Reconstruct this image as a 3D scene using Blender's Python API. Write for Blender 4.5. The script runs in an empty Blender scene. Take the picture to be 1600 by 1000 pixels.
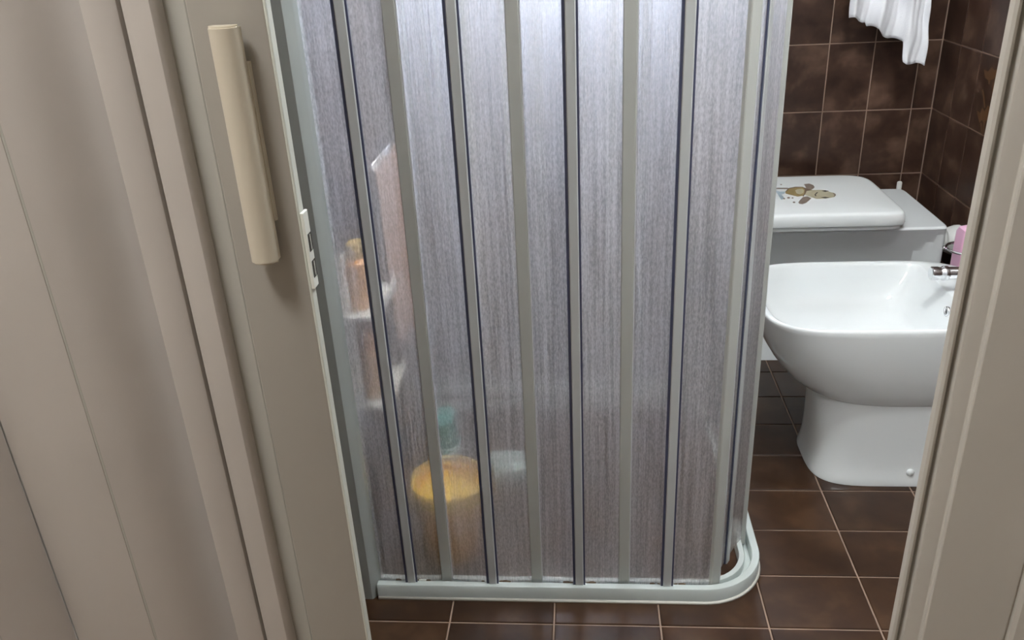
import bpy, bmesh, math, random
from mathutils import Matrix, Vector
PI = math.pi
random.seed(7)
S = bpy.context.scene
COL = S.collection

# ------------------------------------------------------------------ camera
cam_d = bpy.data.cameras.new('camera')
cam_d.sensor_width = 36.0
cam_d.lens = 1315.0 / 1600.0 * 36.0
cam_d.clip_start = 0.02
cam = bpy.data.objects.new('camera', cam_d)
COL.objects.link(cam)
cam.matrix_world = Matrix(((0.99630414, 0.01166974, 0.08509926, 0.0),
                           (0.07192275, 0.42829534, -0.90077201, 0.0),
                           (-0.04695939, 0.90356346, 0.4258731, 1.25),
                           (0, 0, 0, 1)))
S.camera = cam

# ------------------------------------------------------------------ world, lights, exposure
w = bpy.data.worlds.new('overcast_sky')
S.world = w
w.use_nodes = True
bg = w.node_tree.nodes['Background']
bg.inputs[0].default_value = (0.80, 0.89, 1.0, 1)
bg.inputs[1].default_value = 15.5

S.view_settings.view_transform = 'Standard'
S.view_settings.look = 'None'
S.view_settings.exposure = 1.5
S.view_settings.gamma = 1.0
S.view_settings.use_curve_mapping = False
LAMP_BATH = 34.0
FILL_SHOWER = 62.0
LAMP_HALL = 21.5

def area(name, loc, size_x, size_y, rot, energy, color, portal=False):
    d = bpy.data.lights.new(name, 'AREA')
    d.shape = 'RECTANGLE'; d.size = size_x; d.size_y = size_y
    d.energy = energy; d.color = color
    o = bpy.data.objects.new(name, d); COL.objects.link(o)
    o.location = loc; o.rotation_euler = rot
    if portal: d.cycles.is_portal = True
    return o
# portal in the bathroom window: only guides the sky light in
area('window_portal', (0.084, 2.93, 1.707), 0.83, 0.84, (-PI/2, 0, 0), 1, (1, 1, 1), True)

# ------------------------------------------------------------------ materials
def mat(name):
    m = bpy.data.materials.new(name); m.use_nodes = True
    return m, m.node_tree.nodes, m.node_tree.links

def plain(name, col, rough=0.5, metal=0.0, bump=0.0, bscale=200.0, var=0.0, spec=0.5, coat=0.0, stretch=None):
    m, n, l = mat(name)
    p = n['Principled BSDF']
    p.inputs['Base Color'].default_value = (*col, 1)
    p.inputs['Roughness'].default_value = rough
    p.inputs['Metallic'].default_value = metal
    p.inputs['Specular IOR Level'].default_value = spec
    p.inputs['Coat Weight'].default_value = coat
    p.inputs['Coat Roughness'].default_value = 0.05
    if bump or var:
        tc = n.new('ShaderNodeTexCoord'); mp = n.new('ShaderNodeMapping')
        if stretch: mp.inputs['Scale'].default_value = stretch
        nz = n.new('ShaderNodeTexNoise'); nz.inputs['Scale'].default_value = bscale
        nz.inputs['Detail'].default_value = 4
        l.new(tc.outputs['Object'], mp.inputs[0]); l.new(mp.outputs[0], nz.inputs['Vector'])
        if bump:
            b = n.new('ShaderNodeBump'); b.inputs['Strength'].default_value = bump
            b.inputs['Distance'].default_value = 0.001
            l.new(nz.outputs['Fac'], b.inputs['Height']); l.new(b.outputs[0], p.inputs['Normal'])
        if var:
            n2 = n.new('ShaderNodeTexNoise'); n2.inputs['Scale'].default_value = 9
            n2.inputs['Detail'].default_value = 5
            l.new(mp.outputs[0], n2.inputs['Vector'])
            r = n.new('ShaderNodeMapRange')
            r.inputs['From Min'].default_value = 0.3; r.inputs['From Max'].default_value = 0.7
            r.inputs['To Min'].default_value = 1 - var; r.inputs['To Max'].default_value = 1 + var
            l.new(n2.outputs['Fac'], r.inputs['Value'])
            mx = n.new('ShaderNodeVectorMath'); mx.operation = 'SCALE'
            mx.inputs[0].default_value = col
            l.new(r.outputs[0], mx.inputs['Scale']); l.new(mx.outputs[0], p.inputs['Base Color'])
    return m

def tile_mat(name, dark, mid, light, rough):
    m, n, l = mat(name)
    p = n['Principled BSDF']
    p.inputs['Specular IOR Level'].default_value = 0.36
    tc = n.new('ShaderNodeTexCoord'); oi = n.new('ShaderNodeObjectInfo')
    sc = n.new('ShaderNodeVectorMath'); sc.operation = 'SCALE'
    cmb = n.new('ShaderNodeCombineXYZ')
    for k in ('X', 'Y', 'Z'): l.new(oi.outputs['Random'], cmb.inputs[k])
    l.new(cmb.outputs[0], sc.inputs[0]); sc.inputs['Scale'].default_value = 37.0
    ad = n.new('ShaderNodeVectorMath'); ad.operation = 'ADD'
    l.new(tc.outputs['Object'], ad.inputs[0]); l.new(sc.outputs[0], ad.inputs[1])
    a = n.new('ShaderNodeTexNoise'); a.inputs['Scale'].default_value = 11; a.inputs['Detail'].default_value = 3
    a.inputs['Roughness'].default_value = 0.5; a.inputs['Distortion'].default_value = 0.2
    l.new(ad.outputs[0], a.inputs['Vector'])
    cr = n.new('ShaderNodeValToRGB')
    e = cr.color_ramp.elements
    e[0].position = 0.25; e[0].color = (*dark, 1)
    e[1].position = 0.78; e[1].color = (*light, 1)
    x = e.new(0.52); x.color = (*mid, 1)
    l.new(a.outputs['Fac'], cr.inputs[0])
    vr = n.new('ShaderNodeMapRange'); vr.inputs['To Min'].default_value = 0.82; vr.inputs['To Max'].default_value = 1.15
    l.new(oi.outputs['Random'], vr.inputs['Value'])
    sv = n.new('ShaderNodeVectorMath'); sv.operation = 'SCALE'
    l.new(cr.outputs[0], sv.inputs[0]); l.new(vr.outputs[0], sv.inputs['Scale'])
    l.new(sv.outputs[0], p.inputs['Base Color'])
    b = n.new('ShaderNodeTexNoise'); b.inputs['Scale'].default_value = 26; b.inputs['Detail'].default_value = 3
    l.new(ad.outputs[0], b.inputs['Vector'])
    rr = n.new('ShaderNodeMapRange'); rr.inputs['To Min'].default_value = rough - 0.04; rr.inputs['To Max'].default_value = rough + 0.04
    l.new(b.outputs['Fac'], rr.inputs['Value']); l.new(rr.outputs[0], p.inputs['Roughness'])
    bp = n.new('ShaderNodeBump'); bp.inputs['Strength'].default_value = 0.06; bp.inputs['Distance'].default_value = 0.002
    l.new(b.outputs['Fac'], bp.inputs['Height']); l.new(bp.outputs[0], p.inputs['Normal'])
    return m

def frosted(name):
    m, n, l = mat(name)
    n.remove(n['Principled BSDF'])
    out = n['Material Output']
    tc = n.new('ShaderNodeTexCoord'); mp = n.new('ShaderNodeMapping')
    mp.inputs['Scale'].default_value = (1.0, 1.0, 0.03)
    l.new(tc.outputs['Object'], mp.inputs[0])
    a = n.new('ShaderNodeTexNoise'); a.inputs['Scale'].default_value = 420; a.inputs['Detail'].default_value = 3
    l.new(mp.outputs[0], a.inputs['Vector'])
    bp = n.new('ShaderNodeBump'); bp.inputs['Strength'].default_value = 0.55; bp.inputs['Distance'].default_value = 0.002
    l.new(a.outputs['Fac'], bp.inputs['Height'])
    # streaks and speckles in the pressed pattern
    mp2 = n.new('ShaderNodeMapping'); mp2.inputs['Scale'].default_value = (1.0, 1.0, 0.02)
    l.new(tc.outputs['Object'], mp2.inputs[0])
    s = n.new('ShaderNodeTexNoise'); s.inputs['Scale'].default_value = 150; s.inputs['Detail'].default_value = 5
    s.inputs['Roughness'].default_value = 0.7
    l.new(mp2.outputs[0], s.inputs['Vector'])
    mp3 = n.new('ShaderNodeMapping'); mp3.inputs['Scale'].default_value = (1.0, 1.0, 0.35)
    l.new(tc.outputs['Object'], mp3.inputs[0])
    s3 = n.new('ShaderNodeTexNoise'); s3.inputs['Scale'].default_value = 420; s3.inputs['Detail'].default_value = 2
    l.new(mp3.outputs[0], s3.inputs['Vector'])
    add = n.new('ShaderNodeMath'); add.operation = 'MULTIPLY_ADD'; add.inputs[1].default_value = 0.75
    l.new(s3.outputs['Fac'], add.inputs[0]); l.new(s.outputs['Fac'], add.inputs[2])
    mr = n.new('ShaderNodeMapRange')
    mr.inputs['From Min'].default_value = 0.70; mr.inputs['From Max'].default_value = 1.08
    mr.inputs['To Min'].default_value = 0.17; mr.inputs['To Max'].default_value = 0.62
    l.new(add.outputs[0], mr.inputs['Value'])
    bp2 = n.new('ShaderNodeBump'); bp2.inputs['Strength'].default_value = 0.20; bp2.inputs['Distance'].default_value = 0.002
    l.new(a.outputs['Fac'], bp2.inputs['Height'])
    def refr(rough, ior, col):
        q = n.new('ShaderNodeBsdfRefraction'); q.inputs['Color'].default_value = (*col, 1)
        q.inputs['Roughness'].default_value = rough; q.inputs['IOR'].default_value = ior
        l.new((bp2 if rough < 0.5 else bp).outputs[0], q.inputs['Normal']); return q
    narrow = refr(0.20, 1.09, (0.96, 0.95, 0.96)); wide = refr(0.92, 1.50, (0.94, 0.94, 0.98))
    tr = n.new('ShaderNodeBsdfTranslucent'); tr.inputs['Color'].default_value = (0.80, 0.84, 0.96, 1)
    l.new(bp.outputs[0], tr.inputs['Normal'])
    df = n.new('ShaderNodeBsdfDiffuse'); df.inputs['Color'].default_value = (0.82, 0.75, 0.65, 1)
    m0 = n.new('ShaderNodeMixShader'); m0.inputs[0].default_value = 0.48
    l.new(tr.outputs[0], m0.inputs[1]); l.new(df.outputs[0], m0.inputs[2])
    mw = n.new('ShaderNodeMixShader'); mw.inputs[0].default_value = 0.30
    clear = n.new('ShaderNodeBsdfTransparent'); clear.inputs['Color'].default_value = (0.93, 0.93, 0.94, 1)
    mn = n.new('ShaderNodeMixShader'); mn.inputs[0].default_value = 0.55
    l.new(narrow.outputs[0], mn.inputs[1]); l.new(clear.outputs[0], mn.inputs[2])
    l.new(mn.outputs[0], mw.inputs[1]); l.new(wide.outputs[0], mw.inputs[2])
    m1 = n.new('ShaderNodeMixShader'); l.new(mr.outputs[0], m1.inputs[0])
    l.new(mw.outputs[0], m1.inputs[1]); l.new(m0.outputs[0], m1.inputs[2])
    gl = n.new('ShaderNodeBsdfGlossy'); gl.inputs['Roughness'].default_value = 0.22
    l.new(bp.outputs[0], gl.inputs['Normal'])
    fr = n.new('ShaderNodeFresnel'); fr.inputs['IOR'].default_value = 1.35
    m2 = n.new('ShaderNodeMixShader'); l.new(fr.outputs[0], m2.inputs[0])
    l.new(m1.outputs[0], m2.inputs[1]); l.new(gl.outputs[0], m2.inputs[2])
    l.new(m2.outputs[0], out.inputs['Surface'])
    return m

def pane_mat():
    m, n, l = mat('window_glass')
    n.remove(n['Principled BSDF'])
    t = n.new('ShaderNodeBsdfTransparent'); g = n.new('ShaderNodeBsdfGlossy'); g.inputs['Roughness'].default_value = 0.02
    f = n.new('ShaderNodeFresnel'); f.inputs['IOR'].default_value = 1.3
    x = n.new('ShaderNodeMixShader'); l.new(f.outputs[0], x.inputs[0]); l.new(t.outputs[0], x.inputs[1]); l.new(g.outputs[0], x.inputs[2])
    l.new(x.outputs[0], n['Material Output'].inputs['Surface'])
    return m

def emit(name, col, strength):
    m, n, l = mat(name)
    p = n['Principled BSDF']
    p.inputs['Base Color'].default_value = (0.9, 0.9, 0.9, 1)
    p.inputs['Emission Color'].default_value = (*col, 1)
    p.inputs['Emission Strength'].default_value = strength
    return m

TILE_WALL = tile_mat('glazed_wall_tile', (0.024, 0.011, 0.007), (0.064, 0.033, 0.022), (0.165, 0.098, 0.066), 0.33)
TILE_FLOOR = tile_mat('glazed_floor_tile', (0.030, 0.013, 0.006), (0.050, 0.023, 0.0105), (0.086, 0.044, 0.021), 0.32)
GROUT = plain('beige_grout', (0.34, 0.24, 0.18), 0.9, bump=0.3, bscale=400, var=0.15)
PLASTER = plain('white_plaster', (0.72, 0.71, 0.68), 0.9, bump=0.15, bscale=120)
HALLWALL = plain('hall_paint', (0.60, 0.55, 0.48), 0.9, bump=0.15, bscale=120)
HALLFLOOR = plain('hall_floor', (0.20, 0.13, 0.09), 0.45, var=0.2)
PVC = plain('greige_door_plastic', (0.52, 0.482, 0.445), 0.42, bump=0.06, bscale=500, var=0.03)
PVC_GREY = plain('grey_green_door_plastic', (0.44, 0.43, 0.385), 0.5, bump=0.05, bscale=500)
PVC_LIT_EDGE = plain('lit_edge_plastic', (0.68, 0.71, 0.64), 0.4)  # lightened colour stands for bathroom light falling on the door's closing edge
PANELMAT = plain('beige_handle_panel_plastic', (0.40, 0.378, 0.335), 0.45, bump=0.06, bscale=500, var=0.03)
CREAM = plain('cream_handle_plastic', (0.62, 0.565, 0.455), 0.38, bump=0.05, bscale=300)
LATCH = plain('white_latch_plastic', (0.82, 0.84, 0.78), 0.35)
STEEL_DARK = plain('dark_magnet_steel', (0.08, 0.075, 0.06), 0.4, metal=0.6)
FRAME_PAINT = plain('beige_frame_paint', (0.60, 0.58, 0.535), 0.45, bump=0.08, bscale=260, var=0.03)
RAIL = plain('pale_mint_rail_plastic', (0.62, 0.68, 0.66), 0.35, var=0.04)
STRIP = plain('grey_strip_plastic', (0.60, 0.63, 0.63), 0.38)
CHANNEL = plain('grey_green_channel_plastic', (0.40, 0.435, 0.42), 0.42)
STRIP_B = plain('sage_grey_strip_plastic', (0.56, 0.58, 0.55), 0.45)
BEAD = plain('navy_hinge_bead', (0.075, 0.085, 0.15), 0.3)
BEADLIGHT = plain('clear_hinge_edge', (0.72, 0.74, 0.76), 0.3)
SEAL = plain('white_silicone', (0.70, 0.68, 0.62), 0.5, bump=0.5, bscale=150)
GRIME = plain('brown_lime_grime', (0.16, 0.11, 0.07), 0.9, bump=0.8, bscale=300)
FROST = frosted('frosted_panel_plastic')
CERAMIC = plain('white_glazed_ceramic', (0.80, 0.83, 0.83), 0.07, spec=0.6, coat=0.3)
LIDMAT = plain('white_lid_plastic', (0.86, 0.89, 0.88), 0.16)
CHROME = plain('chrome', (0.84, 0.85, 0.87), 0.17, metal=1.0)
BLACK = plain('black_hole', (0.01, 0.01, 0.01), 0.6)
PIPE = plain('white_pipe_plastic', (0.74, 0.74, 0.71), 0.4)
PINK = plain('pink_soap_plastic', (0.86, 0.50, 0.68), 0.28)
WHITEP = plain('white_pump_plastic', (0.85, 0.85, 0.86), 0.3)
CLOTH = plain('white_crinkled_cotton', (0.90, 0.90, 0.93), 0.95, bump=0.8, bscale=260)
PEACH = plain('peach_terry', (0.62, 0.40, 0.30), 0.95, bump=0.8, bscale=300)
YELLOW = plain('bright_yellow_plastic', (0.92, 0.62, 0.10), 0.35)
AMBER = plain('amber_plastic', (0.85, 0.42, 0.07), 0.35)
ORANGE = plain('orange_plastic', (0.90, 0.42, 0.10), 0.35)
TANP = plain('tan_plastic', (0.70, 0.40, 0.18), 0.4)
TEAL = plain('teal_plastic', (0.08, 0.42, 0.38), 0.35)
PALETEAL = plain('pale_teal_plastic', (0.70, 0.92, 0.90), 0.3)
WINFRAME = plain('white_window_frame', (0.80, 0.80, 0.79), 0.4)
GOLD = plain('painted_ochre_flower', (0.13, 0.062, 0.026), 0.35)
PR_TAN = plain('print_tan', (0.36, 0.27, 0.12), 0.3)
PR_BROWN = plain('print_brown', (0.19, 0.13, 0.09), 0.3)
PR_LIGHT = plain('print_cream', (0.50, 0.46, 0.32), 0.3)
PR_GREY = plain('print_warm_grey', (0.25, 0.20, 0.165), 0.3)
PR_BLUE = plain('print_blue_grey', (0.36, 0.46, 0.52), 0.3)
PR_DARK = plain('print_dark', (0.07, 0.065, 0.05), 0.3)
GLASS = pane_mat()
BULB = emit('lamp_diffuser_cool', (0.95, 0.99, 1.0), LAMP_BATH)
FILL_BULB_SHOWER = emit('fill_diffuser_shower', (1.0, 0.98, 0.95), FILL_SHOWER)
BULB_HALL = emit('lamp_diffuser_warm', (1.0, 0.985, 0.96), LAMP_HALL)

# ------------------------------------------------------------------ helpers
def link(name, bm, m, parent=None, smooth=False, mats=None, angle=None):
    me = bpy.data.meshes.new(name)
    bmesh.ops.recalc_face_normals(bm, faces=bm.faces[:])
    bm.to_mesh(me); bm.free()
    for x in (mats or [m]): me.materials.append(x)
    if smooth:
        me.polygons.foreach_set('use_smooth', [True] * len(me.polygons))
        if angle: me.set_sharp_from_angle(angle=angle)
    o = bpy.data.objects.new(name, me); COL.objects.link(o)
    if parent: o.parent = parent
    return o

def tag(o, label=None, cat=None, group=None, kind=None):
    if label: o['label'] = label
    if cat: o['category'] = cat
    if group: o['group'] = group
    if kind: o['kind'] = kind
    return o

def thing(name, label, cat, loc=(0, 0, 0), group=None):
    o = bpy.data.objects.new(name, None); COL.objects.link(o)
    o.empty_display_size = 0.05
    o.location = loc
    return tag(o, label, cat, group)

def struct(name, bm, m, parent=None, **k):
    o = link(name, bm, m, parent, **k)
    if not parent: o['kind'] = 'structure'
    return o

def box(bm, x0, x1, y0, y1, z0, z1, bev=0.0, mi=0):
    v = [bm.verts.new((x, y, z)) for x in (x0, x1) for y in (y0, y1) for z in (z0, z1)]
    idx = ((0, 1, 3, 2), (4, 6, 7, 5), (0, 4, 5, 1), (2, 3, 7, 6), (0, 2, 6, 4), (1, 5, 7, 3))
    fs = [bm.faces.new([v[i] for i in q]) for q in idx]
    for f in fs: f.material_index = mi
    if bev:
        es = list({e for f in fs for e in f.edges})
        r = bmesh.ops.bevel(bm, geom=es, offset=bev, segments=2, affect='EDGES', profile=0.5)
        for f in r['faces']: f.material_index = mi
    return bm

def B(*a, **k): return box(bmesh.new(), *a, **k)

def prism(bm, pts, z0, z1):
    """closed outline in plan, extruded upwards"""
    a = [bm.verts.new((x, y, z0)) for x, y in pts]
    b = [bm.verts.new((x, y, z1)) for x, y in pts]
    n = len(pts)
    for i in range(n):
        j = (i + 1) % n
        bm.faces.new((a[i], a[j], b[j], b[i]))
    bm.faces.new(a[::-1]); bm.faces.new(b)
    return bm

def lathe(bm, prof, origin=(0, 0, 0), axis='z', seg=24, cap=True):
    ox, oy, oz = origin
    rings = []
    for r, h in prof:
        ring = []
        for k in range(seg):
            a = 2 * PI * k / seg
            c, s = r * math.cos(a), r * math.sin(a)
            if axis == 'z': p = (ox + c, oy + s, oz + h)
            elif axis == 'x': p = (ox + h, oy + c, oz + s)
            else: p = (ox + c, oy + h, oz + s)
            ring.append(bm.verts.new(p))
        rings.append(ring)
    for a, b in zip(rings, rings[1:]):
        for k in range(seg):
            bm.faces.new((a[k], a[(k + 1) % seg], b[(k + 1) % seg], b[k]))
    if cap:
        bm.faces.new(rings[0][::-1]); bm.faces.new(rings[-1])
    return bm

def tube(bm, pts, r, seg=10):
    pts = [Vector(p) for p in pts]
    rings = []
    up = Vector((0, 0, 1))
    for i, p in enumerate(pts):
        t = (pts[min(i + 1, len(pts) - 1)] - pts[max(i - 1, 0)]).normalized()
        u = t.cross(up)
        if u.length < 0.05: u = t.cross(Vector((1, 0, 0)))
        u.normalize(); v = u.cross(t)
        rings.append([bm.verts.new(p + r * (math.cos(2 * PI * k / seg) * u + math.sin(2 * PI * k / seg) * v)) for k in range(seg)])
    for a, b in zip(rings, rings[1:]):
        for k in range(seg):
            bm.faces.new((a[k], a[(k + 1) % seg], b[(k + 1) % seg], b[k]))
    bm.faces.new(rings[0][::-1]); bm.faces.new(rings[-1])
    return bm

def rings_loft(bm, rings, cap0=True, cap1=True):
    R = [[bm.verts.new(p) for p in r] for r in rings]
    n = len(R[0])
    for a, b in zip(R, R[1:]):
        for k in range(n):
            bm.faces.new((a[k], a[(k + 1) % n], b[(k + 1) % n], b[k]))
    if cap0: bm.faces.new(R[0][::-1])
    if cap1: bm.faces.new(R[-1])
    return bm

def sup(xl, xr, yc, hy, z, n=4.0, seg=72, nfar=None, nr=None):
    cx, a = (xl + xr) / 2, (xr - xl) / 2
    out = []
    for k in range(seg):
        t = 2 * PI * (k + 0.5) / seg
        c, s = math.cos(t), math.sin(t)
        e = n if (s < 0 or nfar is None) else nfar
        if nr and c > 0: e = nr
        out.append((cx + a * math.copysign(abs(c) ** (2 / e), c), yc + hy * math.copysign(abs(s) ** (2 / e), s), z))
    return out

# ------------------------------------------------------------------ tiles
GAP, TH = 0.0034, 0.006
tile_cache = {}
def tile_mesh(wd, hd, m):
    key = (round(wd, 4), round(hd, 4), m.name)
    if key in tile_cache: return tile_cache[key]
    bm = bmesh.new()
    a, b = wd / 2 - GAP / 2, hd / 2 - GAP / 2
    c = min(0.0016, a * 0.3, b * 0.3)
    lv = [((-a, -b, -0.002), (a, -b, -0.002), (a, b, -0.002), (-a, b, -0.002)),
          ((-a, -b, TH - c), (a, -b, TH - c), (a, b, TH - c), (-a, b, TH - c)),
          ((-a + c, -b + c, TH), (a - c, -b + c, TH), (a - c, b - c, TH), (-a + c, b - c, TH))]
    rings_loft(bm, lv)
    me = bpy.data.meshes.new('tile')
    bmesh.ops.recalc_face_normals(bm, faces=bm.faces[:])
    bm.to_mesh(me); bm.free(); me.materials.append(m)
    tile_cache[key] = me
    return me

def edges(lo, hi, phase, pitch):
    k = math.ceil((lo - phase) / pitch + 1e-6)
    e = [lo]
    while phase + k * pitch < hi - 1e-6:
        e.append(phase + k * pitch); k += 1
    e.append(hi)
    if len(e) > 2 and e[1] - e[0] < 0.03: e.pop(1)
    if len(e) > 2 and e[-1] - e[-2] < 0.03: e.pop(-2)
    return e

def lay(parent, us, vs, place, rot, m, skip=None):
    """one tile object per cell, each a child of the wall or floor"""
    made = {}
    for i in range(len(us) - 1):
        for j in range(len(vs) - 1):
            uc, vc = (us[i] + us[i + 1]) / 2, (vs[j] + vs[j + 1]) / 2
            if skip and skip(uc, vc): continue
            o = bpy.data.objects.new('tile', tile_mesh(us[i + 1] - us[i], vs[j + 1] - vs[j], m))
            COL.objects.link(o); o.parent = parent
            o.location = place(uc, vc)
            o.rotation_euler = (rot[0], rot[1], rot[2])
            made[(i, j)] = o
    return made

XL, XR, YB, YF, ZC = -0.47, 1.12, 2.82, 0.86, 2.40
# tile faces lie in these planes; the grout slabs sit TH behind
WX0, WX1, WZ0, WZ1 = -0.333, 0.501, 1.2845, 2.1305     # window opening

# floor
fl = struct('floor', B(XL - 0.12, XR + 0.12, 0.70, YB + 0.12, -0.10, -TH + 0.0035), GROUT)
lay(fl, edges(XL, XR, -0.273, 0.2075), edges(0.74, YB, 1.2425, 0.1452), lambda u, v: (u, v, -TH), (0, 0, 0), TILE_FLOOR)
# back wall with window opening
bm = bmesh.new()
yb0, yb1 = YB + TH - 0.0035, YB + 0.13
box(bm, XL - 0.12, WX0, yb0, yb1, -0.1, ZC); box(bm, WX1, XR + 0.12, yb0, yb1, -0.1, ZC)
box(bm, WX0, WX1, yb0, yb1, -0.1, WZ0); box(bm, WX0, WX1, yb0, yb1, WZ1, ZC)
wb = struct('wall_back', bm, GROUT)
ZED = edges(0.0, ZC, 0.0165, 0.2113)
lay(wb, edges(XL, XR, 0.640, 0.139), ZED, lambda u, v: (u, YB + TH, v), (PI / 2, 0, 0), TILE_WALL,
    skip=lambda u, v: WX0 < u < WX1 and WZ0 < v < WZ1)
# right wall
FLOWER = [
    [(2.5087, 0.8197), (2.4814, 0.8188), (2.464, 0.8338), (2.4472, 0.8278), (2.4325, 0.8316), (2.4306, 0.8168), (2.4417, 0.8048), (2.4655, 0.7967), (2.4926, 0.8)],
    [(2.4693, 0.7971), (2.4581, 0.799), (2.4568, 0.7878), (2.4666, 0.7882)],
    [(2.497, 0.7651), (2.4918, 0.7703), (2.4744, 0.7534), (2.457, 0.7251), (2.4633, 0.7228), (2.4825, 0.7493)],
    [(2.4401, 0.7958), (2.4331, 0.796), (2.4275, 0.7621), (2.4192, 0.7326), (2.4258, 0.7313), (2.4341, 0.7609)],
    [(2.5044, 0.7076), (2.4806, 0.7055), (2.4752, 0.7215), (2.4572, 0.7145), (2.4438, 0.734), (2.4302, 0.7305), (2.4261, 0.7103), (2.4141, 0.6997), (2.4378, 0.6931), (2.4421, 0.6804), (2.4633, 0.6892), (2.4739, 0.6789), (2.4893, 0.6907)],
    [(2.4693, 0.6799), (2.4601, 0.6819), (2.447, 0.6579), (2.4534, 0.6553)],
    [(2.451, 0.6838), (2.4432, 0.6829), (2.4392, 0.6516), (2.4437, 0.6505)],
    [(2.4951, 0.8167), (2.4684, 0.8168), (2.4493, 0.8219), (2.453, 0.809), (2.4692, 0.8023), (2.4853, 0.8058)],
]
wr = struct('wall_right', B(XR + TH - 0.0035, XR + 0.12, YF - 0.12, YB, -0.1, ZC), GROUT)
RYE = edges(YF, YB, YB, 0.140)
RT = lay(wr, RYE, ZED, lambda u, v: (XR + TH, u, v), (PI / 2, 0, -PI / 2), TILE_WALL)
# flower painted on one tile of the right wall
best = None
for (i, j), o in RT.items():
    if abs((RYE[i] + RYE[i + 1]) / 2 - 2.47) < 0.075 and abs(o.location.z - 0.745) < 0.11: best = o
mb = best.matrix_basis.inverted()
bm = bmesh.new()
for k, pts in enumerate(FLOWER):
    bm.faces.new([bm.verts.new(mb @ Vector((XR - 0.0003 - 0.00006 * k, y, z))) for y, z in pts])
o = link('flower_print', bm, None, best, mats=[GOLD])
o['label'] = 'ochre painted flower'
best['label'] = 'tile with ochre painted flower'
# left wall
wl = struct('wall_left', B(XL - 0.12, XL - TH + 0.0035, YF - 0.06, YB, -0.1, ZC), GROUT)
lay(wl, edges(YF, YB, YB, 0.140), ZED, lambda u, v: (XL - TH, u, v), (PI / 2, 0, PI / 2), TILE_WALL)
struct('ceiling', B(XL - 0.12, XR + 0.12, 0.65, YB + 0.12, ZC, ZC + 0.1), PLASTER)
# front wall around the doorway
bm = bmesh.new()
box(bm, 0.42, XR + 0.12, 0.70, 0.84, 0, ZC)
box(bm, -1.20, XL, 0.80, 0.90, 0, ZC)
box(bm, XL, 0.42, 0.70, 0.84, 2.08, ZC); box(bm, -1.20, XL, 0.70, 0.80, 2.08, ZC)
struct('wall_front', bm, PLASTER)

# hall around the camera
struct('floor_hall', B(-1.20, 1.24, -1.5, 0.70, -0.1, 0.0), HALLFLOOR)
struct('ceiling_hall', B(-1.20, 1.24, -1.5, 0.65, ZC, ZC + 0.1), PLASTER)
struct('wall_hall_left', B(-1.30, -1.20, -1.5, 0.90, -0.1, ZC + 0.1), HALLWALL)
struct('wall_hall_right', B(1.24, 1.34, -1.5, 0.84, -0.1, ZC + 0.1), HALLWALL)
struct('wall_hall_back', B(-1.30, 1.34, -1.6, -1.5, -0.1, ZC + 0.1), HALLWALL)
struct('wall_hall_front', B(0.47, 1.24, 0.60, 0.70, 0, ZC), HALLWALL)

# window in the back wall, above the frame of the photograph, that lets the daylight in
bm = bmesh.new()
wy0, wy1 = YB + 0.05, YB + 0.10
t = 0.05
box(bm, WX0, WX1, wy0, wy1, WZ0, WZ0 + t); box(bm, WX0, WX1, wy0, wy1, WZ1 - t, WZ1)
box(bm, WX0, WX0 + t, wy0, wy1, WZ0 + t, WZ1 - t); box(bm, WX1 - t, WX1, wy0, wy1, WZ0 + t, WZ1 - t)
cxw = (WX0 + WX1) / 2
box(bm, cxw - 0.03, cxw + 0.03, wy0, wy1, WZ0 + t, WZ1 - t)
wn = struct('window_1', bm, WINFRAME)
for a, b in ((WX0 + t, cxw - 0.03), (cxw + 0.03, WX1 - t)):
    link('pane', B(a, b, wy0 + 0.022, wy0 + 0.026, WZ0 + t, WZ1 - t), GLASS, wn)

# ------------------------------------------------------------------ door frame on the right: moulded jamb
def jamb(pts, name):
    return struct(name, prism(bmesh.new(), pts, 0.0, 2.12), FRAME_PAINT, smooth=True, angle=math.radians(28))
P = [(0.300, 0.6575), (0.3005, 0.6565), (0.302, 0.654), (0.3045, 0.653), (0.3068, 0.654), (0.3085, 0.657),
     (0.3090, 0.660), (0.3100, 0.662), (0.3112, 0.661), (0.3120, 0.657), (0.3135, 0.6545), (0.316, 0.6535),
     (0.3270, 0.6525), (0.3282, 0.6515), (0.3288, 0.6490), (0.3300, 0.6482),
     (0.4045, 0.6465), (0.4058, 0.6485), (0.4072, 0.6485), (0.4085, 0.6455), (0.412, 0.643), (0.470, 0.640), (0.475, 0.644), (0.475, 0.745), (0.365, 0.745), (0.308, 0.664)]
P = [(x + 0.0028, y) for x, y in P]
jamb(P, 'trim_right')

# ------------------------------------------------------------------ folding door on the left
fd = thing('folding_door', 'beige plastic concertina door folded back on the left with a cream pull handle', 'door', (-0.40, 0.68, 0.0))
fd_off = Vector((0.40, -0.68, 0.0))
def fpart(name, bm, m, parent=None, **k):
    """part given in room coordinates, hung under the door"""
    if parent is None:
        bmesh.ops.translate(bm, verts=bm.verts[:], vec=fd_off); parent = fd
    else:
        bmesh.ops.translate(bm, verts=bm.verts[:], vec=fd_off)
    return link(name, bm, m, parent, **k)

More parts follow.
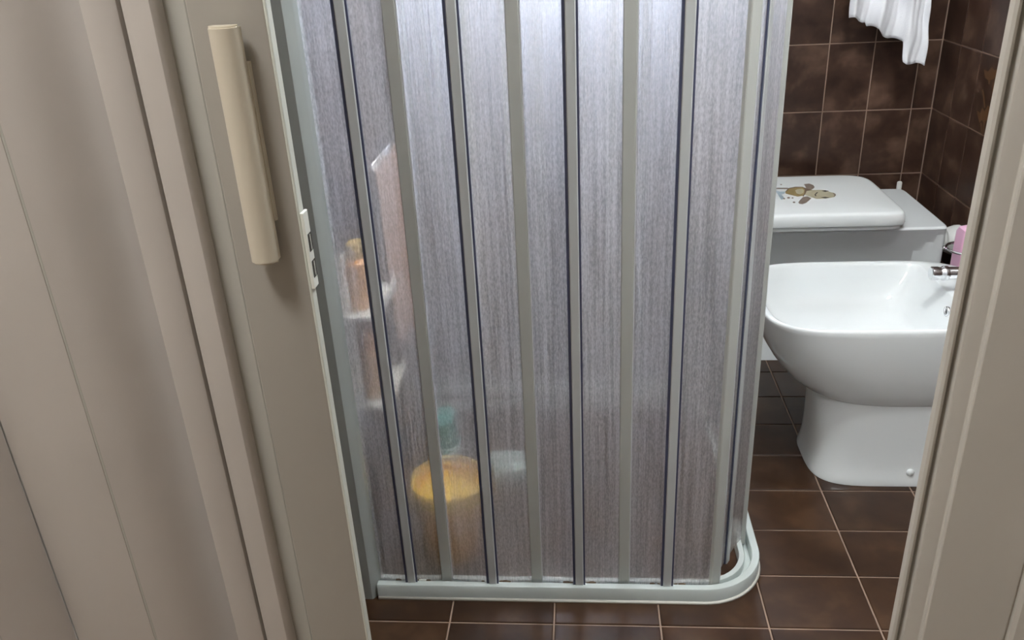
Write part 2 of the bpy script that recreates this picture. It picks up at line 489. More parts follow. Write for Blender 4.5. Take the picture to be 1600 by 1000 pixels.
DZ0, DZ1 = 0.012, 2.06
def slat(p, q, bulge, th=0.006):
    """one curved door slat between two fold lines"""
    p, q = Vector(p), Vector(q)
    d = q - p; nrm = Vector((d.y, -d.x)).normalized()
    if nrm.y > 0: nrm = -nrm
    N = 14
    front, back = [], []
    for i in range(N + 1):
        u = i / N
        b = bulge * (1 - (2 * u - 1) ** 4) * (0.6 + 0.4 * (1 - (2 * u - 1) ** 2))
        c = p + d * (0.012 + 0.976 * u) + nrm * b
        front.append((c.x, c.y)); back.append((c.x - nrm.x * th, c.y - nrm.y * th))
    return prism(bmesh.new(), front + back[::-1], DZ0, DZ1)
folds = [(-0.385, 0.742), (-0.4695, 0.650), (-0.604, 0.702), (-0.655, 0.655), (-0.735, 0.700), (-0.800, 0.650), (-0.880, 0.700), (-0.935, 0.652), (-1.00, 0.70), (-1.06, 0.655), (-1.13, 0.70)]
bul = [0.019, 0.014, 0.003, 0.006, 0.004, 0.006, 0.004, 0.006, 0.004, 0.006]
for i in range(len(folds) - 1):
    fpart('slat', slat(folds[i], folds[i + 1], bul[i]), PVC, smooth=True, angle=math.radians(35))
for i in range(1, len(folds) - 1):
    x, y = folds[i]
    hb = bmesh.new()
    lathe(hb, [(0.0032, DZ0 + 0.004), (0.0032, DZ1 - 0.004)], (x, y + 0.004, 0), seg=10)
    fpart('fold_hinge', hb, PVC_GREY, smooth=True, angle=math.radians(40))
# stile of two raised strips and a recessed band, next to the handle panel
fpart('stile_strip', prism(bmesh.new(), [(-0.378, 0.655), (-0.3765, 0.651), (-0.373, 0.650), (-0.352, 0.650), (-0.3487, 0.652), (-0.348, 0.656), (-0.348, 0.70), (-0.378, 0.70)], DZ0, DZ1), PVC, smooth=True, angle=math.radians(35))
fpart('stile_strip', prism(bmesh.new(), [(-0.3455, 0.700), (-0.3455, 0.655), (-0.3448, 0.652), (-0.342, 0.650), (-0.3215, 0.649), (-0.3185, 0.651), (-0.3165, 0.656), (-0.3165, 0.700)], DZ0, DZ1), PVC, smooth=True, angle=math.radians(35))
fpart('recessed_band', prism(bmesh.new(), [(-0.3175, 0.700), (-0.3175, 0.661), (-0.310, 0.662), (-0.2985, 0.658), (-0.2965, 0.659), (-0.2965, 0.700)], DZ0, DZ1), PVC_GREY, smooth=True, angle=math.radians(35))
fpart('handle_panel', prism(bmesh.new(), [(-0.2945, 0.690), (-0.2945, 0.652), (-0.293, 0.6503), (-0.2365, 0.6495), (-0.2348, 0.6503), (-0.2348, 0.661), (-0.237, 0.664), (-0.26, 0.690)], DZ0, DZ1), PANELMAT, smooth=True, angle=math.radians(35))
ed = fpart('closing_edge', prism(bmesh.new(), [(-0.2348, 0.6608), (-0.2348, 0.6504), (-0.2340, 0.6498), (-0.2330, 0.6500), (-0.2325, 0.6508), (-0.2325, 0.6603), (-0.2335, 0.6612)], DZ0, DZ1), PVC_LIT_EDGE)
ed['label'] = 'closing edge coloured pale green white for the bathroom light on it'
# handle: bar with rounded front on a shorter neck
hx, hzc, hh = -0.2632, 1.0985, 0.0935
hpts = []
for k in range(13):
    a = PI + PI * k / 12
    hpts.append((hx + 0.0110 * math.cos(a), 0.6365 + 0.0085 * math.sin(a)))
hpts = [(hx - 0.0110, 0.6435)] + hpts + [(hx + 0.0110, 0.6435)]
hbm = prism(bmesh.new(), hpts, hzc - hh, hzc + hh)
es = [e for e in hbm.edges if abs(e.verts[0].co.z - e.verts[1].co.z) < 1e-6]
bmesh.ops.bevel(hbm, geom=es, offset=0.0016, segments=2, affect='EDGES')
hd = fpart('handle', hbm, CREAM, smooth=True, angle=math.radians(35))
hd['label'] = 'cream pull handle'
nb = bmesh.new()
pts = [(0.6430, hzc - 0.060), (0.6497, hzc - 0.061), (0.6497, hzc + 0.066), (0.6430, hzc + 0.065)]
L = [nb.verts.new((hx - 0.0095, y, z)) for y, z in pts]; Rr = [nb.verts.new((hx + 0.0120, y, z)) for y, z in pts]
for i in range(4):
    j = (i + 1) % 4; nb.faces.new((L[i], L[j], Rr[j], Rr[i]))
nb.faces.new(L[::-1]); nb.faces.new(Rr)
nk = fpart('handle_neck', nb, CREAM, hd)
# magnet catch on the closing edge
lb = bmesh.new()
lt = fpart('latch', B(-0.2326, -0.2298, 0.6502, 0.6625, 0.974, 1.042, bev=0.0006), LATCH)
lt['label'] = 'white magnetic catch'
for z0, z1 in ((0.9835, 0.9985), (1.007, 1.0225)):
    fpart('magnet_slot', B(-0.2306, -0.2294, 0.6530, 0.6618, z0, z1), STEEL_DARK, lt)
    fpart('magnet_strip', B(-0.2300, -0.2291, 0.6568, 0.6580, z0 + 0.001, z1 - 0.001), LATCH, lt)

# ------------------------------------------------------------------ shower screen, three sides
SX, SY0, SY1 = 0.362, 1.304, 2.172
SYM = (SY0 + SY1) / 2
sh = thing('shower_screen', 'frosted plastic concertina shower screen with grey strips and pale curved floor rail', 'shower screen', (XL, SYM, 0))
sh_off = Vector((-XL, -SYM, 0))
def spart(name, bm, m, parent=None, **k):
    bmesh.ops.translate(bm, verts=bm.verts[:], vec=sh_off)
    return link(name, bm, m, parent or sh, **k)
RAD = 0.128
path = [((-0.430, SY0), (0, 1))]
def arc(cx, cy, a0, a1):
    for k in range(15):
        a = a0 + (a1 - a0) * k / 14
        path.append(((cx + RAD * math.cos(a), cy + RAD * math.sin(a)), (-math.cos(a), -math.sin(a))))
arc(SX - RAD, SY0 + RAD, -PI / 2, 0)
arc(SX - RAD, SY1 - RAD, 0, PI / 2)
path.append(((-0.430, SY1), (0, -1)))
def sweep(prof):
    bm = bmesh.new()
    rings = [[(p[0] + n[0] * d, p[1] + n[1] * d, z) for d, z in prof] for p, n in path]
    return rings_loft(bm, rings)
spart('floor_rail', sweep([(0, 0), (0, .0325), (.0015, .0345), (.0145, .0345), (.016, .033), (.016, .008), (.030, .008), (.030, .0255), (.031, .027), (.041, .027), (.042, .0255), (.042, 0)]), RAIL, smooth=True, angle=math.radians(40))
spart('top_rail', sweep([(0, 1.82), (0, 1.86), (.042, 1.86), (.042, 1.82), (.030, 1.82), (.030, 1.845), (.016, 1.845), (.016, 1.82)]), RAIL, smooth=True, angle=math.radians(40))
sl = spart('sealant', sweep([(-0.0045, 0.0002), (-0.003, 0.003), (0.0005, 0.0055), (0.0005, 0.0002)]), SEAL, smooth=True)
# wall channels
for s in (0, 1):
    def yy(v): return v if s == 0 else 2 * SYM - v
    pts = [(-0.4685, yy(1.352)), (-0.4685, yy(1.3005)), (-0.4420, yy(1.3005)), (-0.4400, yy(1.3020)), (-0.4305, yy(1.3150)), (-0.4290, yy(1.318)), (-0.4290, yy(1.352))]
    bm = prism(bmesh.new(), pts, 0.0, 1.86)
    spart('wall_channel', bm, CHANNEL, smooth=True, angle=math.radians(30))
# pleat points: front side, curved corner, right side, then mirrored
front = [(-0.429, 1.325), (-0.3590, 1.3165), (-0.2890, 1.336), (-0.1910, 1.3165), (-0.1025, 1.336), (-0.0150, 1.3165), (0.0745, 1.336), (0.1600, 1.3165), (0.2560, 1.334), (0.292, 1.408), (0.337, 1.474)]
side = [(0.322, 1.562), (0.340, 1.650)]
mid = [(0.322, 1.738)]
half = front + side
pleats = half + mid + [(x, 2 * SYM - y) for x, y in reversed(half)]
ZP0, ZP1 = 0.024, 1.84
def panel(p, q):
    p, q = Vector(p), Vector(q); d = q - p; n = Vector((-d.y, d.x)).normalized()
    bm = bmesh.new(); N = 10
    prev = None
    for i in range(N + 1):
        u = 0.05 + 0.90 * i / N
        c = p + d * u + n * (0.0022 * (1 - (2 * i / N - 1) ** 2))
        a = bm.verts.new((c.x, c.y, ZP0)); b = bm.verts.new((c.x, c.y, ZP1))
        if prev: bm.faces.new((prev[0], a, b, prev[1]))
        prev = (a, b)
    return bm
for p, q in zip(pleats, pleats[1:]):
    o = spart('panel', panel(p, q), FROST, smooth=True)
for i in range(1, len(pleats) - 1):
    x, y = pleats[i]
    dx, dy = pleats[i + 1][0] - pleats[i - 1][0], pleats[i + 1][1] - pleats[i - 1][1]
    ang = math.atan2(dy, dx)
    rot = Matrix.Rotation(ang, 4, 'Z')
    odd = i % 2 == 1
    hw = 0.0082 if odd else 0.0108
    bm = bmesh.new()
    prism(bm, [(-hw, 0.004), (-hw, -0.003), (-hw + 0.0015, -0.0045), (hw - 0.0015, -0.0045), (hw, -0.003), (hw, 0.004)], ZP0 - 0.006, ZP1)
    bmesh.ops.transform(bm, matrix=Matrix.Translation((x, y, 0)) @ rot, verts=bm.verts[:])
    st = spart('strip', bm, STRIP if odd else STRIP_B)
    if odd:
        for sgn, wd in ((-1, 0.0046), (1, 0.0034)):
            bm = bmesh.new()
            x0 = sgn * hw; x1 = sgn * (hw + wd)
            box(bm, min(x0, x1), max(x0, x1), -0.0025, 0.0035, ZP0 - 0.004, ZP1)
            bmesh.ops.transform(bm, matrix=Matrix.Translation((x, y, 0)) @ rot, verts=bm.verts[:])
            spart('hinge_bead', bm, BEAD, st)
    else:
        bm = bmesh.new()
        box(bm, hw, hw + 0.0018, -0.0035, 0.003, ZP0 - 0.004, ZP1)
        bmesh.ops.transform(bm, matrix=Matrix.Translation((x, y, 0)) @ rot, verts=bm.verts[:])
        spart('clear_edge', bm, BEADLIGHT, st)
# lime crust and grime around the strip feet, lying in the rail
rg = random.Random(3)
for i in (1, 3, 5, 7):
    x, y = pleats[i]
    bm = bmesh.new()
    for k in range(16):
        px = x + rg.uniform(-0.030, 0.034); s = rg.uniform(0.002, 0.0055)
        z = 0.0345 if abs(px - x) > 0.014 else 0.036
        v = bmesh.ops.create_icosphere(bm, subdivisions=1, radius=s)['verts']
        bmesh.ops.scale(bm, verts=v, vec=(1.5, 0.5, 0.7))
        bmesh.ops.translate(bm, verts=v, vec=(px, 1.3215, 0.0335))
    o = spart('grime', bm, GRIME); o['kind'] = 'stuff'
bm = bmesh.new()
box(bm, -0.3665, -0.352, 1.3185, 1.3235, 0.0345, 0.0365)
box(bm, -0.345, -0.330, 1.3185, 1.3225, 0.0345, 0.0365)
spart('white_shim', bm, LATCH)

# ------------------------------------------------------------------ things inside the shower
cd = thing('shower_caddy', 'white two tier wall caddy behind the leftmost frosted panel', 'shelf', (XL, 1.50, 0.345))
for z in (0.0, 0.195):
    bm = bmesh.new()
    box(bm, 0.001, 0.085, -0.085, 0.085, z + 0.045, z + 0.052, bev=0.002)
    box(bm, 0.080, 0.085, -0.085, 0.085, z + 0.052, z + 0.066)
    link('shelf', bm, LATCH, cd)
link('back_plate', B(0.001, 0.006, -0.02, 0.02, 0.0, 0.34, bev=0.001), LATCH, cd)
def bottle(name, loc, r, h, body, capm, label, capr=0.45, caph=0.25, squash=0.75):
    t_ = thing(name, label, 'bottle', loc)
    bm = lathe(bmesh.new(), [(r * 0.9, 0), (r, 0.004), (r, h * 0.62), (r * 0.92, h * 0.70), (r * capr, h * (1 - caph))], seg=24)
    bmesh.ops.scale(bm, vec=(squash, 1, 1), verts=bm.verts[:])
    link('body', bm, body, t_, smooth=True, angle=math.radians(40))
    bm = lathe(bmesh.new(), [(r * capr * 0.95, h * (1 - caph)), (r * capr * 1.05, h * (1 - caph) + 0.002), (r * capr * 1.05, h - 0.003), (r * capr * 0.9, h)], seg=24)
    link('cap', bm, capm, t_, smooth=True, angle=math.radians(40))
    return t_
bottle('shampoo_bottle', (-0.430, 1.475, 0.5925), 0.030, 0.130, ORANGE, YELLOW, 'orange bottle on the upper shelf of the white wall caddy')
bottle('shampoo_bottle', (-0.425, 1.475, 0.3975), 0.034, 0.135, TANP, ORANGE, 'tan bottle on the lower shelf of the white wall caddy')
bk = thing('bucket', 'amber bucket with a bright yellow rim on the shower floor', 'bucket', (-0.292, 1.462, 0.0))
link('body', lathe(bmesh.new(), [(0.060, 0.0), (0.062, 0.004), (0.076, 0.172), (0.073, 0.172), (0.058, 0.008)], seg=32), AMBER, bk, smooth=True, angle=math.radians(40))
link('rim', lathe(bmesh.new(), [(0.0755, 0.158), (0.081, 0.160), (0.082, 0.190), (0.079, 0.193), (0.0735, 0.190), (0.0735, 0.160)], seg=32), YELLOW, bk, smooth=True, angle=math.radians(40))['label'] = 'bright yellow rim'
bottle('detergent_bottle', (-0.312, 1.600, 0.0), 0.042, 0.268, PALETEAL, TEAL, 'pale bottle with dark teal cap standing behind the yellow rimmed bucket', capr=0.62, caph=0.30)
bl = bottle('lying_bottle', (-0.235, 1.745, 0.030), 0.030, 0.12, PALETEAL, LATCH, 'small pale bottle lying on the shower floor right of the bucket', squash=1.0)
bl.rotation_euler = (0, PI / 2, 0)
# peach towel on the left wall of the shower, with its hook
def cloth(xf, u0, u1, ztop, zbot, nu, nv, name, m, label, cat, th=0.003):
    bm = bmesh.new(); g = []
    for i in range(nu + 1):
        u = u0 + (u1 - u0) * i / nu; row = []
        for j in range(nv + 1):
            v = j / nv
            row.append(bm.verts.new(xf(u, v, ztop + (zbot(u) - ztop) * v)))
        g.append(row)
    for i in range(nu):
        for j in range(nv): bm.faces.new((g[i][j], g[i + 1][j], g[i + 1][j + 1], g[i][j + 1]))
    o = link(name, bm, m, smooth=True)
    md = o.modifiers.new('thickness', 'SOLIDIFY'); md.thickness = th; md.offset = 0
    tag(o, label, cat)
    return o
cloth(lambda u, v, z: (-0.440 + 0.010 * math.sin(u * 70) * (0.3 + 0.7 * v), u, z), 1.72, 2.06, 0.80, lambda u: 0.36 + 0.03 * math.sin(u * 9), 50, 16,
      'hanging_towel', PEACH, 'peach towel hanging on the left shower wall, a pinkish blur through the panels', 'towel')
tr_ = thing('towel_rail', 'chrome rail on the left shower wall that carries the peach towel', 'towel rail', (XL, 1.89, 0.802))
link('bar', tube(bmesh.new(), [(0.030, -0.19, 0), (0.030, 0.19, 0)], 0.006, 12), CHROME, tr_, smooth=True)
for y in (-0.18, 0.18):
    link('bracket', lathe(bmesh.new(), [(0.014, 0.0005), (0.014, 0.006), (0.006, 0.008), (0.006, 0.030)], (0, y, 0), axis='x', seg=14), CHROME, tr_)

# ------------------------------------------------------------------ bidet
bd = thing('bidet', 'white ceramic bidet with rounded bowl and chrome tap in front of the toilet', 'bidet', (0.70, 1.902, 0.0))
boff = Vector((-0.70, -1.902, 0))
def bpart(name, bm, m, parent=None, **k):
    bmesh.ops.translate(bm, verts=bm.verts[:], vec=boff)
    return link(name, bm, m, parent or bd, **k)
yc = 1.902
def sec(xl, xr, hy, z, n=3.4, nr=None): return sup(xl, xr, yc, hy, z, n, 96, None, nr)
def psec(xl, hy, z, n=3.4): return sup(xl, .965, 1.862, hy, z, n, 96, 2.0)
ped = [psec(.5445, .168, .0005, 4.6), psec(.545, .168, .006, 4.6), psec(.549, .163, .02, 4.4), psec(.552, .156, .05, 4.0), psec(.553, .151, .10, 3.6), psec(.551, .148, .16), psec(.551, .146, .20), psec(.553, .145, .215)]
bpart('pedestal', rings_loft(bmesh.new(), ped), CERAMIC, smooth=True, angle=math.radians(50))
bowl = [sec(.570, .965, .165, .195, 3.0), sec(.538, .967, .183, .2020, 3.0), sec(.514, .968, .191, .215, 3.0), sec(.480, .970, .199, .245, 3.2), sec(.450, .970, .205, .285, 3.4), sec(.430, .970, .209, .320, 3.6),
        sec(.416, .970, .211, .360, 3.8), sec(.411, .970, .211, .395, 4.0), sec(.410, .970, .2105, .405, 4.2), sec(.412, .969, .2085, .410, 4.2), sec(.416, .968, .205, .4115, 4.2),
        sec(.424, .862, .197, .4110, 4.4, 14), sec(.428, .860, .1935, .4085, 4.4, 14), sec(.432, .857, .190, .402, 4.4, 13), sec(.440, .842, .183, .375, 4.2, 11), sec(.455, .824, .172, .340, 4.0, 9),
        sec(.478, .806, .152, .312, 3.6, 7), sec(.510, .784, .118, .298, 3.0, 4), sec(.570, .730, .060, .292, 2.4, 3), sec(.635, .665, .012, .290, 2.0)]
bpart('bowl', rings_loft(bmesh.new(), bowl), CERAMIC, smooth=True, angle=math.radians(60))
bm = lathe(bmesh.new(), [(0.0125, 0.000), (0.0125, -0.004), (0.0115, -0.006), (0.0075, -0.006), (0.0065, -0.003)], (0.8470, 1.850, 0.384), axis='x', seg=24, cap=False)
ov = bpart('overflow_ring', bm, CHROME, smooth=True)
bpart('overflow_hole', lathe(bmesh.new(), [(0.0085, -0.0022), (0.0085, -0.0035)], (0.8470, 1.850, 0.384), axis='x', seg=20), BLACK, ov)
bpart('drain', lathe(bmesh.new(), [(0.026, 0.2885), (0.026, 0.2925), (0.021, 0.2935), (0.012, 0.2930)], (0.65, yc, 0), seg=24), CHROME, smooth=True)
bpart('bolt_cap', lathe(bmesh.new(), [(0.0095, 0.006), (0.0095, -0.001), (0.007, -0.0045), (0.003, -0.006)], (0.763, 1.703, 0.034), axis='y', seg=16), CERAMIC, smooth=True)
tp = bpart('tap', lathe(bmesh.new(), [(0.027, 0.4112), (0.027, 0.417), (0.021, 0.421), (0.021, 0.495), (0.019, 0.500)], (0.925, 1.905, 0), seg=28), CHROME, smooth=True, angle=math.radians(40))
bm = lathe(bmesh.new(), [(0.0150, 0.0), (0.0150, -0.060)], (0.915, 1.905, 0.458), axis='x', seg=20)
bpart('spout', bm, CHROME, tp, smooth=True, angle=math.radians(40))
bm = lathe(bmesh.new(), [(0.0150, 0.856), (0.0172, 0.853), (0.0172, 0.842), (0.0148, 0.839), (0.0148, 0.834), (0.0162, 0.831), (0.0162, 0.817), (0.0142, 0.8150), (0.0105, 0.8155)], (0.0, 1.905, 0.458), axis='x', seg=20)
bpart('aerator', bm, CHROME, tp, smooth=True, angle=math.radians(40))
bpart('lever', B(0.905, 0.995, 1.897, 1.913, 0.500, 0.508, bev=0.002), CHROME, tp)

# ------------------------------------------------------------------ toilet
wc = thing('toilet', 'white squared toilet with closed printed lid behind the bidet', 'toilet', (0.76, 2.52, 0.0))
woff = Vector((-0.76, -2.52, 0))
def wpart(name, bm, m, parent=None, **k):
    bmesh.ops.translate(bm, verts=bm.verts[:], vec=woff)
    return link(name, bm, m, parent or wc, **k)
TXR, TXL, TY0, TY1, TZ = 1.030, 0.470, 2.332, 2.715, 0.420
def body_ring(z, ins=0.0, n=72):
    out = []
    base = sup(TXL + 0.0, TXR, (TY0 + TY1) / 2, (TY1 - TY0) / 2, z, 22.0, 120)
    for x, y, zz in base:
        dz = max(0.0, TZ - 0.006 - z)
        tri = dz if z > 0.22 else dz * (z / 0.22) * 0.6 + 0.4 * dz * (z / 0.22) ** 2
        inn = 0.42 * min(tri, max(0.0, TXR - x) / 0.95)
        f = 1 - (inn + ins) / ((TY1 - TY0) / 2)
        y = (TY0 + TY1) / 2 + (y - (TY0 + TY1) / 2) * f
        fx = 0.09 * dz * max(0.0, (TXR - x) / (TXR - TXL)) ** 2
        out.append((x + fx - (ins if x > 0.8 else -ins), y, z))
    return out
zs = [0.0005, 0.02, 0.05, 0.09, 0.13, 0.17, 0.21, 0.25, 0.28, 0.31, 0.34, 0.37, 0.395, 0.410, 0.414]
R_ = [body_ring(z) for z in zs] + [body_ring(0.418, 0.002), body_ring(0.420, 0.006)]
wpart('body', rings_loft(bmesh.new(), R_), CERAMIC, smooth=True, angle=math.radians(16))
def lid_ring(ins, z): return sup(0.455 + ins, 0.908 - ins, 2.511, 0.203 - ins, z, 13.0, 120, 7.0)
seat = [lid_ring(.012, .4205), lid_ring(.008, .423), lid_ring(.008, .431), lid_ring(.012, .433)]
wpart('seat', rings_loft(bmesh.new(), seat), LIDMAT, smooth=True, angle=math.radians(40))
lidr = [lid_ring(.006, .4335), lid_ring(.002, .435), lid_ring(.000, .440), lid_ring(.002, .456), lid_ring(.004, .465), lid_ring(.007, .469), lid_ring(.012, .4715), lid_ring(.020, .4725), lid_ring(.12, .4725)]
ld = wpart('lid', rings_loft(bmesh.new(), lidr), LIDMAT, smooth=True, angle=math.radians(40))
for y in (2.42, 2.58):
    wpart('hinge', lathe(bmesh.new(), [(0.009, 0), (0.009, 0.03)], (0.916, y - 0.015, 0.431), axis='y', seg=14), CHROME, smooth=True, angle=math.radians(40))
# watercolour turtle printed on the lid, head towards the hinge
TURTLE = [
    (PR_BLUE, [(-0.172, 0.0378), (-0.1609, 0.0178), (-0.1433, 0.0163), (-0.1515, -0.0048), (-0.1621, -0.0132), (-0.1594, -0.0498), (-0.1734, -0.0666), (-0.172, -0.0185)]),
    (PR_GREY, [(-0.1725, 0.0668), (-0.163, 0.0595), (-0.1275, 0.0564), (-0.1306, 0.0419), (-0.1643, 0.0448), (-0.1724, 0.0493)]),
    (PR_GREY, [(-0.0716, 0.0907), (-0.0549, 0.0958), (-0.0463, 0.0785), (-0.0473, 0.0558), (-0.0589, 0.0344), (-0.0761, 0.0295), (-0.0745, 0.055)]),
    (PR_GREY, [(-0.131, -0.0934), (-0.1207, -0.0708), (-0.1053, -0.0422), (-0.092, -0.0372), (-0.0843, -0.0559), (-0.0967, -0.0786), (-0.1105, -0.1008), (-0.1232, -0.1113), (-0.1309, -0.1078)]),
    (PR_LIGHT, [(-0.0846, 0.0239), (-0.0594, 0.0249), (-0.0412, 0.0265), (-0.0246, 0.022), (-0.0146, -0.0008), (-0.0059, -0.0077), (-0.0055, -0.0261), (-0.0152, -0.0495), (-0.0294, -0.0573), (-0.0485, -0.0647), (-0.0712, -0.0658), (-0.0795, -0.0503), (-0.0906, -0.0313), (-0.0963, -0.0186)]),
    (PR_TAN, [(-0.1442, 0.0164), (-0.1271, 0.0499), (-0.1048, 0.0609), (-0.0818, 0.0589), (-0.0774, 0.0392), (-0.0877, -0.0008), (-0.1026, -0.0303), (-0.1201, -0.038), (-0.1367, -0.0183), (-0.148, -0.0051)]),
    (PR_BROWN, [(-0.0818, 0.0589), (-0.0731, 0.042), (-0.0611, 0.0251), (-0.0811, 0.0161), (-0.0892, -0.0069), (-0.1023, -0.0364), (-0.1057, -0.0361), (-0.0912, -0.0005), (-0.0831, 0.0301)]),
    (PR_LIGHT, [(-0.1126, 0.0263), (-0.1027, 0.0382), (-0.0879, 0.0401), (-0.0872, 0.0242), (-0.0954, -0.0033), (-0.1081, -0.0164), (-0.116, -0.0047)]),
    (PR_BROWN, [(-0.1442, 0.0164), (-0.1267, 0.0518), (-0.1041, 0.0641), (-0.0813, 0.0608), (-0.0828, 0.0544), (-0.1058, 0.0564), (-0.1263, 0.0453), (-0.1423, 0.0131)]),
    (PR_DARK, [(-0.0671, -0.021), (-0.0575, -0.0034), (-0.05, 0.0053), (-0.0547, -0.0079), (-0.0622, -0.019), (-0.0663, -0.0405), (-0.0686, -0.0343)]),
    (PR_DARK, [(-0.0373, 0.0136), (-0.0251, 0.0201), (-0.016, 0.0105), (-0.0295, 0.003)]),
    (PR_DARK, [(-0.0562, -0.051), (-0.042, -0.0461), (-0.0317, -0.0565), (-0.0462, -0.0625)]),
    (PR_GREY, [(-0.011, -0.0073), (-0.0048, -0.017), (-0.0079, -0.035), (-0.0202, -0.0521), (-0.0114, -0.0317)]),
    (PR_GREY, [(-0.144, -0.0481), (-0.1467, -0.0545), (-0.1504, -0.0569), (-0.153, -0.054), (-0.1529, -0.0474), (-0.1502, -0.0409), (-0.1464, -0.0385), (-0.1439, -0.0414)]),
    (PR_GREY, [(-0.1346, -0.0506), (-0.1365, -0.055), (-0.1391, -0.0567), (-0.1409, -0.0547), (-0.1408, -0.0501), (-0.1389, -0.0457), (-0.1363, -0.044), (-0.1345, -0.0461)]),
    (PR_GREY, [(-0.1387, -0.0928), (-0.1412, -0.0985), (-0.1446, -0.1007), (-0.1469, -0.098), (-0.1468, -0.0921), (-0.1443, -0.0864), (-0.1409, -0.0842), (-0.1386, -0.0869)]),
    (PR_GREY, [(-0.1598, -0.0558), (-0.1618, -0.0607), (-0.1647, -0.0625), (-0.1667, -0.0603), (-0.1666, -0.0552), (-0.1646, -0.0503), (-0.1617, -0.0484), (-0.1597, -0.0507)]),
    (PR_GREY, [(-0.1379, 0.09), (-0.1399, 0.0851), (-0.1426, 0.0833), (-0.1445, 0.0855), (-0.1444, 0.0906), (-0.1424, 0.0954), (-0.1396, 0.0973), (-0.1378, 0.095)]),
    (PR_GREY, [(-0.1646, 0.0792), (-0.1662, 0.0754), (-0.1683, 0.074), (-0.1697, 0.0757), (-0.1697, 0.0796), (-0.1682, 0.0834), (-0.1661, 0.0848), (-0.1646, 0.0831)]),
]
pm_ = [PR_TAN, PR_BROWN, PR_LIGHT, PR_GREY, PR_BLUE, PR_DARK]
bm = bmesh.new()
for k, (m_, pts) in enumerate(TURTLE):
    f = bm.faces.new([bm.verts.new((x, y, 0.47262 + 0.00003 * k)) for x, y in pts])
    f.material_index = pm_.index(m_)
o = link('turtle_print', bm, None, ld, mats=pm_)
o['label'] = 'brown and blue turtle print'

# ------------------------------------------------------------------ pipes behind the toilet
fp = thing('flush_pipe', 'white drain pipe joining the toilet back to the right wall', 'pipe', (XR, 2.47, 0.33))
link('pipe', lathe(bmesh.new(), [(0.026, -0.0005), (0.026, -0.090)], axis='x', seg=24), PIPE, fp, smooth=True, angle=math.radians(40))
link('collar', lathe(bmesh.new(), [(0.046, -0.0006), (0.046, -0.012), (0.040, -0.028), (0.034, -0.040), (0.027, -0.042)], axis='x', seg=28), PIPE, fp, smooth=True, angle=math.radians(40))
wp = thing('water_pipe', 'thin white upright pipe between the toilet and back wall', 'pipe', (1.035, 2.765, 0.0))
link('pipe', lathe(bmesh.new(), [(0.008, 0.0005), (0.008, 0.424), (0.006, 0.427)], seg=14), PIPE, wp, smooth=True, angle=math.radians(40))
link('clip', B(-0.010, 0.010, 0.006, 0.0545, 0.30, 0.312), PIPE, wp)

# ------------------------------------------------------------------ soap in its chrome holder on the right wall
hs = thing('soap_holder', 'curved chrome wire holder on the right wall around the pink bottle', 'holder', (XR, 2.20, 0.40))
ring = []
for k in range(21):
    a = PI * 0.5 + PI * k / 20
    ring.append((-0.100 + 0.047 * math.cos(a), 0.047 * math.sin(a), 0.006))
ring = [(-0.012, 0.047, 0.002)] + ring + [(-0.012, -0.047, 0.002)]
link('ring', tube(bmesh.new(), ring, 0.0035, 10), CHROME, hs, smooth=True)
link('hook', tube(bmesh.new(), [(-0.147, 0.0, 0.006), (-0.154, -0.002, 0.008), (-0.159, -0.003, 0.013)], 0.0035, 10), CHROME, hs, smooth=True)
link('wall_plate', B(-0.012, -0.0005, -0.055, 0.055, -0.02, 0.03, bev=0.003), CHROME, hs)
link('base', B(-0.145, -0.010, -0.040, 0.040, -0.066, -0.062, bev=0.001), CHROME, hs)
link('strut', B(-0.0125, -0.006, -0.010, 0.010, -0.064, -0.018), CHROME, hs)
sp = thing('soap_bottle', 'pink soap bottle with white pump in the chrome wall holder', 'bottle', (1.032, 2.20, 0.3385))
link('body', rings_loft(bmesh.new(), [sup(-.034, .034, 0, .034, z, 5, 40) for z in (0, .004, .110)] + [sup(-.030, .030, 0, .030, .122, 4, 40), sup(-.016, .016, 0, .016, .130, 2, 40)]), PINK, sp, smooth=True, angle=math.radians(40))
pm = link('pump', lathe(bmesh.new(), [(0.0165, 0.1302), (0.0165, 0.146), (0.006, 0.148), (0.006, 0.164), (0.013, 0.165), (0.013, 0.176), (0.010, 0.178)], seg=24), WHITEP, sp, smooth=True, angle=math.radians(40))
link('nozzle', tube(bmesh.new(), [(0.008, 0, 0.171), (0.030, 0.004, 0.172), (0.042, 0.006, 0.166)], 0.0045, 10), WHITEP, pm, smooth=True)

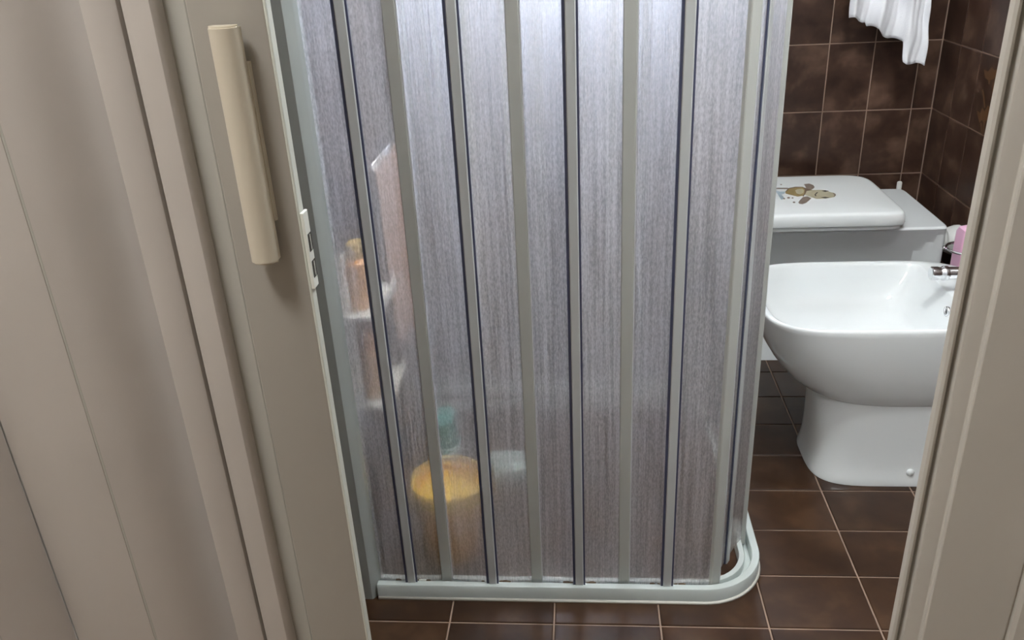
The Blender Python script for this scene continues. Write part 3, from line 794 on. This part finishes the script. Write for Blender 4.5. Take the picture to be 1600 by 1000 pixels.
# ------------------------------------------------------------------ white cloth at the top right
def hem(u):
    def ss(a, b, x):
        t_ = min(1, max(0, (x - a) / (b - a))); return t_ * t_ * (3 - 2 * t_)
    z = 0.950 - 0.02 * (u - 0.79) / 0.06 * 0.6
    z += -0.014 * ss(0.852, 0.860, u) - 0.028 * ss(0.860, 0.95, u) - 0.052 * ss(0.953, 0.962, u) - 0.006 * ss(0.96, 1.02, u)
    return z + 0.006 * math.sin(u * 95)
def fold(u, v, z):
    return (u + 0.006 * math.sin(z * 18 + u * 30), 2.705 - 0.016 * math.sin((u - 0.79) * 2 * PI / 0.078) * (0.55 + 0.45 * v)
            - 0.003 * math.sin(u * 170 + z * 9) - 0.0012 * math.sin(u * 330 - z * 21) - 0.030 * max(0.0, (u - 0.95) / 0.07) * v + 0.004 * math.sin(z * 60 + u * 40), z)
cloth(fold, 0.795, 1.020, 1.80, hem, 140, 90, 'hanging_cloth', CLOTH, 'white crinkled cloth with uneven hem hanging before the brown tiled back wall', 'cloth')
r2 = thing('towel_rail', 'chrome rail high on the back wall that carries the white cloth', 'towel rail', (0.90, YB, 1.805))
link('bar', tube(bmesh.new(), [(-0.17, -0.115, 0), (0.17, -0.115, 0)], 0.007, 12), CHROME, r2, smooth=True)
for x in (-0.155, 0.155):
    link('bracket', lathe(bmesh.new(), [(0.016, -0.0005), (0.016, -0.006), (0.006, -0.008), (0.006, -0.115)], (x, 0, 0), axis='y', seg=14), CHROME, r2)

# ------------------------------------------------------------------ lamps
def flush_lamp(label, loc, k, m):
    t_ = thing('ceiling_lamp', label, 'lamp', loc)
    link('rim', lathe(bmesh.new(), [(0.17 * k, -0.0005), (0.17 * k, -0.04), (0.155 * k, -0.045), (0.155 * k, -0.0006)], seg=40), WHITEP, t_, smooth=True, angle=math.radians(40))
    link('diffuser', lathe(bmesh.new(), [(0.153 * k, -0.030), (0.150 * k, -0.055), (0.12 * k, -0.070), (0.06 * k, -0.078)], seg=40), m, t_, smooth=True)
flush_lamp('round flush ceiling lamp over the front of the bathroom, above the view', (0.55, 1.20, ZC), 1.0, BULB)
flush_lamp('added small round fill lamp brightening the shower inside, unseen above the view', (-0.06, 1.74, ZC), 0.6, FILL_BULB_SHOWER)  # added fill light, unseen, to brighten the shower floor and bucket
hl = thing('ceiling_lamp', 'round flush ceiling lamp in the hall left of the viewer', 'lamp', (-0.60, 0.10, ZC))
link('rim', lathe(bmesh.new(), [(0.20, -0.0005), (0.20, -0.04), (0.185, -0.045), (0.185, -0.0006)], seg=40), WHITEP, hl, smooth=True, angle=math.radians(40))
link('diffuser', lathe(bmesh.new(), [(0.183, -0.030), (0.180, -0.055), (0.14, -0.070), (0.07, -0.078)], seg=40), BULB_HALL, hl, smooth=True)
